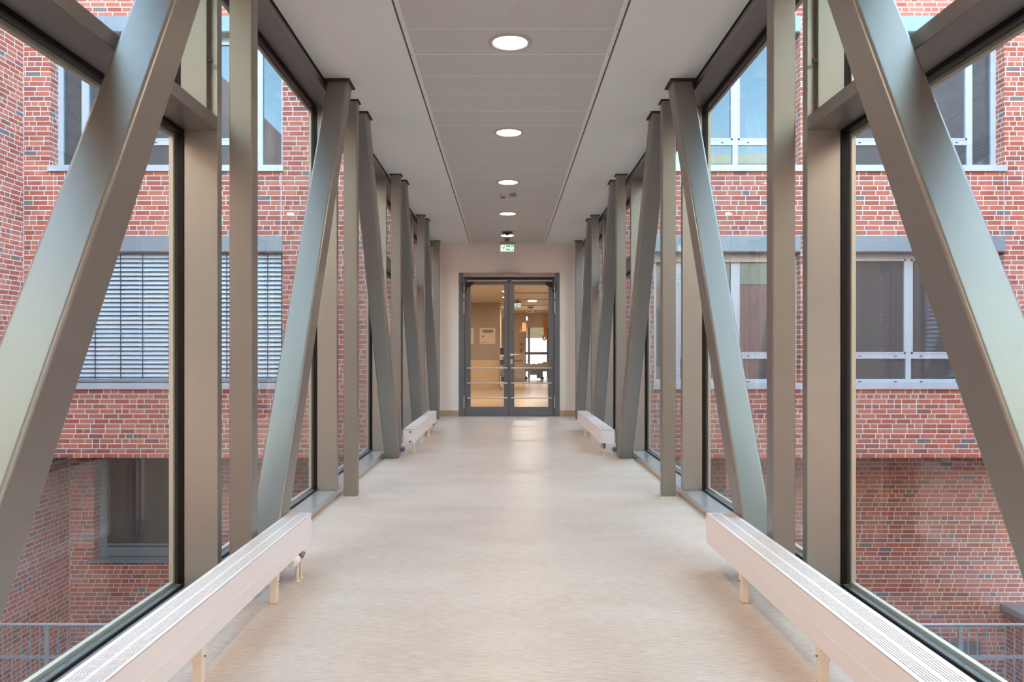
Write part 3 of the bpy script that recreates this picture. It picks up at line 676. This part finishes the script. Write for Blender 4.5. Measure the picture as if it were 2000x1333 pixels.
# building behind the viewpoint (seen mirrored in the windows)
b2 = empty('brick_building', (0, Y_START, -5.4)); tag(b2, 'red brick building behind the viewpoint, seen mirrored in the windows', 'building')
bm = new_bm(); yb2 = Y_START-.02
holes = []
for x0 in (-7.4, -4.2, 2.0, 5.4): holes += [(x0, x0+2.4, .5, 2.7), (x0, x0+2.4, 4.2, 6.4), (x0, x0+2.4, -3.4, -1.4)]
wall_sheet(bm, XW, C-1.47, -6, 8, yb2-.3, [h for h in holes if h[1] < 0], .3); wall_sheet(bm, C+1.47, 10.39, -6, 8, yb2-.3, [h for h in holes if h[0] > 0], .3)
box(bm, C-1.47, C+1.47, yb2-.3, yb2, H+.65, 8); box(bm, C-1.47, C+1.47, yb2-.3, yb2, -6, -.75)
obj('wall', bm, 'brick', b2)
bm = new_bm(); hh = [h for h in holes if h[2] > 3]
wall_sheet(bm, XW, 10.38, 3.6, 8, yb2+.001, hh, .04)
obj('cladding', bm, 'cladding', b2)
part('parapet', 'cap', b2, (XW, 10.39, yb2-.36, yb2+.06, 8, 8.35))
for h in holes:
    fo = empty('window', ((h[0]+h[1])/2, yb2-.15, h[2])); fo.parent = b2; fo.matrix_parent_inverse = b2.matrix_world.inverted(); bpy.context.view_layer.update()
    bm = new_bm()
    for a in (h[0], (h[0]+h[1])/2-.04, h[1]-.08): box(bm, a, a+.08, yb2-.2, yb2-.12, h[2], h[3])
    box(bm, h[0]+.08, h[1]-.08, yb2-.2, yb2-.12, h[2], h[2]+.08); box(bm, h[0]+.08, h[1]-.08, yb2-.2, yb2-.12, h[3]-.08, h[3])
    obj('window_frame', bm, 'wframe', fo, off=fo.matrix_world.translation)
    bm = new_bm(); box(bm, h[0], h[1], yb2-.24, yb2-.22, h[2], h[3]); obj('pane', bm, 'wpane2', fo, off=fo.matrix_world.translation)
# garden wall with coping, lower right
gx = 9.29; gz = PZ(1178, YL)
gw = empty('garden_wall', (gx+.3, 10, -5.4)); tag(gw, 'low brick wall with grey sheet coping at the lower right of the courtyard', 'wall')
part('brickwork', 'brick', gw, (gx, gx+.9, 4, YL-.005, -6, gz-.13)); part('coping', 'coping', gw, (gx-.10, gx+1.0, 4, YL-.006, gz-.125, gz), bev=.01)
gr = part('courtyard_ground', 'asphalt', None, (-14, 14, -4, 16, -6.1, -6.0)); tag(gr, kind='structure')
# railings
def railing(x0, x1, y, ztop, label, posts):
    e = empty('galvanised_railing', ((x0+x1)/2, y, ztop-1.1)); tag(e, label, 'railing', 'galvanised railings down in the courtyard')
    bm = new_bm(); cyl(bm, (x0, y, ztop), (x1, y, ztop), .021, n=14); obj('top_rail', bm, 'galv', e, smooth=True)
    part('middle_rail', 'galv', e, (x0, x1, y-.006, y+.006, ztop-.44, ztop-.40)); part('bottom_rail', 'galv', e, (x0, x1, y-.006, y+.006, ztop-1.0, ztop-.96))
    x = x0+.06
    while x < x1:
        if all(abs(x-p) > .045 for p in posts):
            bm = new_bm(); cyl(bm, (x, y, ztop-1.0), (x, y, ztop-.015), .0085, n=10); obj('baluster', bm, 'galv', e, smooth=True)
        x += .12
    for p in posts: part('post', 'galv', e, (p-.028, p+.028, y-.012, y+.012, ztop-1.1, ztop-.012))
YRL = 10.0
railing(-8.05, -2.2, YRL, PZ(1221, YRL), 'galvanised balustrade railing in the courtyard at the lower left, below the bridge', [PX(92, YRL), PX(-170, YRL), PX(395, YRL)])
railing(3.2, 9.15, YRL, PZ(1221, YRL), 'galvanised balustrade railing in the courtyard at the lower right, in front of the low wall', [PX(1876, YRL), PX(2150, YRL), PX(1580, YRL)])
ps = part('courtyard_terrace', 'asphalt', None, (XW, 9.28, 4.5, YRL+.1, PZ(1221, YRL)-1.4, PZ(1221, YRL)-1.1)); tag(ps, kind='structure')

# ------------------------------------------------------------------ lobby beyond the door
LH = 2.62
l0 = Y_END+.17
o = part('floor_lobby', 'lfloor', None, (-5, 5, l0-.17+.0005, 36, -.12, -.0005)); tag(o, kind='structure')
o = part('ceiling_lobby', 'lceil', None, (-5, 5, l0, 36, LH, LH+.1)); tag(o, kind='structure')
cb = empty('trim_4', (0, 20, LH)); tag(cb, kind='structure')
part('ceiling_beam', 'lwall2', cb, *[(-.1, 3.0, yy, yy+.06, LH-.02, LH) for yy in (17.2, 19.6, 22.0, 24.6, 27.5)])
Yw = 23.5; xw = PX(977, Yw)
o = part('wall_lobby_left', 'lwall2', None, (-5, xw, Yw, Yw+.15, 0, LH)); tag(o, kind='structure')
o = part('wall_lobby_side', 'lwall', None, (-5, -4.9, l0, Yw, 0, LH), (4.9, 5, l0, 36, 0, LH), (xw-.15, xw, Yw+.15, 36, 0, LH)); tag(o, kind='structure')
Yr = 30.0; xr = PX(1025.5, Yr); xl2 = xw
o = part('wall_lobby_right', 'lwall', None, (PX(995, Yr), xr, Yr, Yr+.15, 0, LH), (PX(1078, Yr), 5, Yr, Yr+.15, 0, LH), (xr, PX(1078, Yr), Yr, Yr+.15, PZ(640, Yr), LH)); tag(o, kind='structure')
wp = part('wainscot_panel', 'wood', None, (PX(918, Yw)-2.0, PX(974, Yw), Yw-.03, Yw-.001, .0, PZ(704, Yw))); tag(wp, 'light wood wainscot panel on the lobby wall behind the left door leaf', 'wall panel')
# daylight at the end: a window wall with frame
Yz = 34.5
ew = empty('window_13', (1.3, Yz, 0)); tag(ew, kind='structure')
part('window_frame', 'grey', ew, *[(PX(p, Yz), PX(p+4, Yz), Yz-.06, Yz, 0, LH) for p in (1023, 1031, 1068, 1078)], (PX(1023, Yz), PX(1082, Yz), Yz-.05, Yz-.01, PZ(693, Yz), PZ(688, Yz)))
part('daylit_glass', 'day', ew, (0.3, 3.4, Yz+.02, Yz+.04, 0, PZ(661, Yz))); part('garden_view', 'leaf', ew, (0.3, 3.4, Yz+.02, Yz+.04, PZ(661, Yz), LH))
o = part('wall_lobby_end', 'lwall', None, (-.3, .28, Yz, Yz+.1, 0, LH), (3.42, 5, Yz, Yz+.1, 0, LH)); tag(o, kind='structure')
# posters
def poster(p0, p1, q0, q1, label, deco):
    x0, x1, z0, z1 = PX(p0, Yw), PX(p1, Yw), PZ(q1, Yw), PZ(q0, Yw)
    e = empty('poster', ((x0+x1)/2, Yw-.01, z0)); tag(e, label, 'poster')
    part('sheet', 'paper', e, (x0, x1, Yw-.012, Yw-.001, z0, z1))
    for nm, m_, a, b, c, d in deco:
        part(nm, m_, e, (x0+a*(x1-x0), x0+b*(x1-x0), Yw-.014, Yw-.0122, z0+c*(z1-z0), z0+d*(z1-z0)))
    return e, x0, x1, z0, z1
e, x0, x1, z0, z1 = poster(937, 967.5, 641, 672, 'cream poster with a grey photo and an orange disc, behind the left door leaf', [('printed_photo', 'grey', .18, .86, .70, .88), ('text_line', 'grey', .12, .55, .09, .12)])
bm = new_bm(); cyl(bm, (x0+.2*(x1-x0), Yw-.0145, z0+.47*(z1-z0)), (x0+.2*(x1-x0), Yw-.0122, z0+.47*(z1-z0)), .035, n=24); tag(obj('orange_disc', bm, 'orange', e), 'orange disc')
poster(917, 925.5, 641, 672, 'narrow visible edge of a second cream poster at the left door stile', [('printed_mark', 'grey', .0, .35, .66, .82)])
# lobby lamps
def strip(px, py, wpx, name_label, Yl):
    x = PX(px, Yl); wd = wpx*Yl/F
    e = part('ceiling_lamp', 'llens', None, (x-wd/2, x+wd/2, Yl, Yl+.25, LH-.02, LH-.001)); tag(e, name_label, 'ceiling light')
strip(1040, 588, 15, 'lit rectangular ceiling lamp of the lobby, behind the upper right door glass', 22.5)
strip(1009, 616, 10, 'small lit lamp on the lobby ceiling beside the right door stile', 31.5)
for (px, py, lab) in ((983.6, 569.5, 'nearer of the two small round lobby spotlights'), (984, 581, 'farther of the two small round lobby spotlights')):
    Yl = F*(LH-1.05)/(692-py); x = PX(px, Yl); e = empty('spotlight', (x, Yl, LH)); tag(e, lab + ' seen through the left door glass', 'ceiling light')
    bm = new_bm(); lathe(bm, x, Yl, [(0, LH-.012), (.028, LH-.012), (.034, LH-.001), (0, LH-.001)], 24); obj('lens', bm, 'llens', e)
# lobby exit sign and white hanging board
Ys = 22.0
exit_sign(PX(1010.5, Ys), Ys, PZ(592.2, Ys), 14*Ys/F, 7.6*Ys/F, LH, 'small green exit sign in the lobby, seen through the right door leaf', -1)
Yb = 24.0; x0, x1 = PX(1028.5, Yb), PX(1042.5, Yb)
e = empty('hanging_board', ((x0+x1)/2, Yb, PZ(611.5, Yb))); tag(e, 'white hanging board with red lettering in the lobby', 'sign')
part('board', 'white', e, (x0, x1, Yb, Yb+.02, PZ(611.5, Yb), PZ(605, Yb))); part('hanger', 'grey', e, (x0+.03, x0+.04, Yb, Yb+.01, PZ(605, Yb), LH), (x1-.04, x1-.03, Yb, Yb+.01, PZ(605, Yb), LH))
part('lettering', 'red', e, *[(x0+.03+i*.024, x0+.045+i*.024, Yb-.003, Yb-.0005, PZ(610, Yb), PZ(607+(i % 2)*.8, Yb)) for i in range(5)])
y = 25.5; x = PX(1036.5, y); e = empty('ceiling_speaker', (x, y, LH)); tag(e, 'dark dome on the lobby ceiling below the white board', 'sensor')
bm = new_bm(); lathe(bm, x, y, [(0, LH), (.10, LH), (.07, LH-.05), (0, LH-.06)], 24); obj('dome', bm, 'sensor', e, smooth=True)
e = part('light_tube', 'llens', None, (PX(1028.2, 26), PX(1029.8, 26), 26, 26.02, PZ(626, 26), PZ(619, 26))); tag(e, 'short bright upright light tube in the lobby under the white board', 'lamp')
# louvred pendant
Yp = 28.0; e = empty('louvred_pendant', (PX(1023, Yp), Yp, PZ(649, Yp))); tag(e, 'warm louvred pendant lamp hanging in front of the lobby wall', 'pendant lamp')
lv = []
for i in range(7):
    py = 632+i*2.5; hw = 4.5+i*.9
    lv.append((PX(1024-hw, Yp), PX(1024+hw*.8, Yp), Yp, Yp+.12, PZ(py+1.3, Yp), PZ(py, Yp)))
part('louvres', 'orange', e, *lv); part('diffuser', mat('pendant_glow', (255, 220, 180), .6, emit=(255, 205, 160), es=.35), e, (PX(1020, Yp), PX(1027, Yp), Yp+.03, Yp+.09, PZ(648, Yp), PZ(631, Yp))); part('cord', 'grey', e, (PX(1024, Yp)-.004, PX(1024, Yp)+.004, Yp+.05, Yp+.058, PZ(631, Yp), LH))
# wall switches, handrail
for q0, q1, lab in ((670.5, 675, 'upper single light switch on the lobby wall behind the right door glass'), (682, 690, 'lower double light switch on the lobby wall behind the right door glass')):
    e = part('wall_switch', 'grey', None, (PX(1016, Yr), PX(1021, Yr), Yr-.02, Yr-.001, PZ(q1, Yr), PZ(q0, Yr)), bev=.002); tag(e, lab, 'switch')
bm = new_bm(); cyl(bm, (PX(1002, Yr), Yr-.06, PZ(704.3, Yr)), (PX(1021, Yr), Yr-.06, PZ(704.3, Yr)), .018, n=12)
e = obj('wall_handrail', bm, 'brass', None, smooth=True); tag(e, 'brown handrail along the lobby wall under the light switches', 'handrail')
o = part('baseboard_lobby', 'cove', None, (PX(995, Yr), xr, Yr-.02, Yr-.001, 0, .12)); tag(o, kind='structure')
# medical trolley between the leaf stiles
Yt = 22.6; x0, x1 = PX(977.2, Yt), PX(986, Yt)
e = empty('equipment_trolley', ((x0+x1)/2, Yt, 0)); tag(e, 'narrow dark equipment trolley beside the wood panel in the lobby', 'trolley')
part('monitor', 'black', e, (x0, x1, Yt, Yt+.05, PZ(693, Yt), PZ(680, Yt)), bev=.004); part('shelf', 'white', e, (x0, x1, Yt-.1, Yt+.2, PZ(697, Yt), PZ(694, Yt)))
part('case', 'black', e, (x0, x1, Yt-.06, Yt+.14, PZ(714, Yt), PZ(704, Yt)), (x0+.02, x1, Yt-.06, Yt+.14, PZ(745, Yt), PZ(737, Yt)), bev=.004); part('basket', 'grey', e, (x0, x1, Yt-.08, Yt+.16, PZ(735, Yt), PZ(722, Yt)))
part('column', 'chrome', e, (x0+.05, x0+.07, Yt+.16, Yt+.18, .05, PZ(680, Yt)))
bm = new_bm()
for xx in (x0+.02, x1-.02):
    for yy in (Yt-.06, Yt+.18): cyl(bm, (xx-.01, yy, .035), (xx+.01, yy, .035), .035, n=14)
obj('castors', bm, 'black', e, smooth=True)
# hospital bed at the end
Yh = 31.0; bx0, bx1 = PX(1024, Yh), PX(1085, Yh)
e = empty('hospital_bed', ((bx0+bx1)/2, Yh+.5, 0)); tag(e, 'hospital bed with pale bedding at the bright end of the lobby', 'bed')
bm = new_bm(); n = 12; top = []
for i in range(n+1):
    t = i/n; top.append((bx0+(bx1-bx0)*t, PZ(708+3*math.sin(t*5)+(2 if i % 2 else 0), Yh)))
prism(bm, [(bx0, PZ(722, Yh)), (bx1, PZ(722, Yh))]+list(reversed(top)), Yh, Yh+.95); obj('mattress', bm, 'cream', e)
part('frame', 'grey', e, (bx0, bx1, Yh, Yh+.95, PZ(726, Yh), PZ(722.5, Yh)), (bx0+.25, bx0+.6, Yh+.1, Yh+.8, PZ(733, Yh), PZ(726, Yh)), (bx0+.5, bx0+.75, Yh+.02, Yh+.06, PZ(739, Yh), PZ(724, Yh)), bev=.004)
bm = new_bm()
for xx in (bx0+.06, bx0+.72, bx1-.1): cyl(bm, (xx, Yh+.05, .075), (xx, Yh+.09, .075), .075, n=18)
tag(obj('castors', bm, 'black', e, smooth=True), 'dark castor wheels')
bm = new_bm(); tube(bm, [(bx0+.04, Yh-.02, PZ(702, Yh)), (bx0+.12, Yh-.02, PZ(706, Yh)), (bx0+.28, Yh-.02, PZ(714, Yh)), (bx0+.4, Yh-.02, PZ(719, Yh))], .012); obj('side_rail', bm, 'chrome', e, smooth=True)
# orange hanging cloth
Yo = 29.5; e = empty('orange_cloth', (PX(1064, Yo), Yo, PZ(665, Yo))); tag(e, 'twisted orange cloth hanging at the upper right of the door glass', 'cloth')
bm = new_bm()
for ph in (0, 2.1, 4.2):
    tube(bm, [(PX(1065, Yo)+.035*math.cos(ph+i*.7)*(1-i*.03), Yo+.03*math.sin(ph+i*.7), PZ(630+i*2.1, Yo)) for i in range(13)], .032)
obj('folds', bm, 'orange', e, smooth=True)
bm = new_bm(); pts = [(PX(1063.5, Yo)+.062*math.cos(a*.5), Yo-.01, PZ(660, Yo)+.085*math.sin(a*.5)) for a in range(14)]; tube(bm, pts, .03); obj('knot', bm, 'orange', e, smooth=True)
# area lights added to brighten the lobby, apart from its modelled lamps
for (x, y, e_) in ((-1.5, 16.5, 32), (1.2, 18, 38), (0.6, 26, 32), (-1.6, 21, 17)):
    ld = bpy.data.lights.new('lobby_fill_light', 'AREA'); ld.shape = 'DISK'; ld.size = .5; ld.energy = e_; ld.color = (1, .90, .77)
    lo = bpy.data.objects.new('lobby_fill_light', ld); COL.objects.link(lo); lo.location = (x, y, LH-.03)
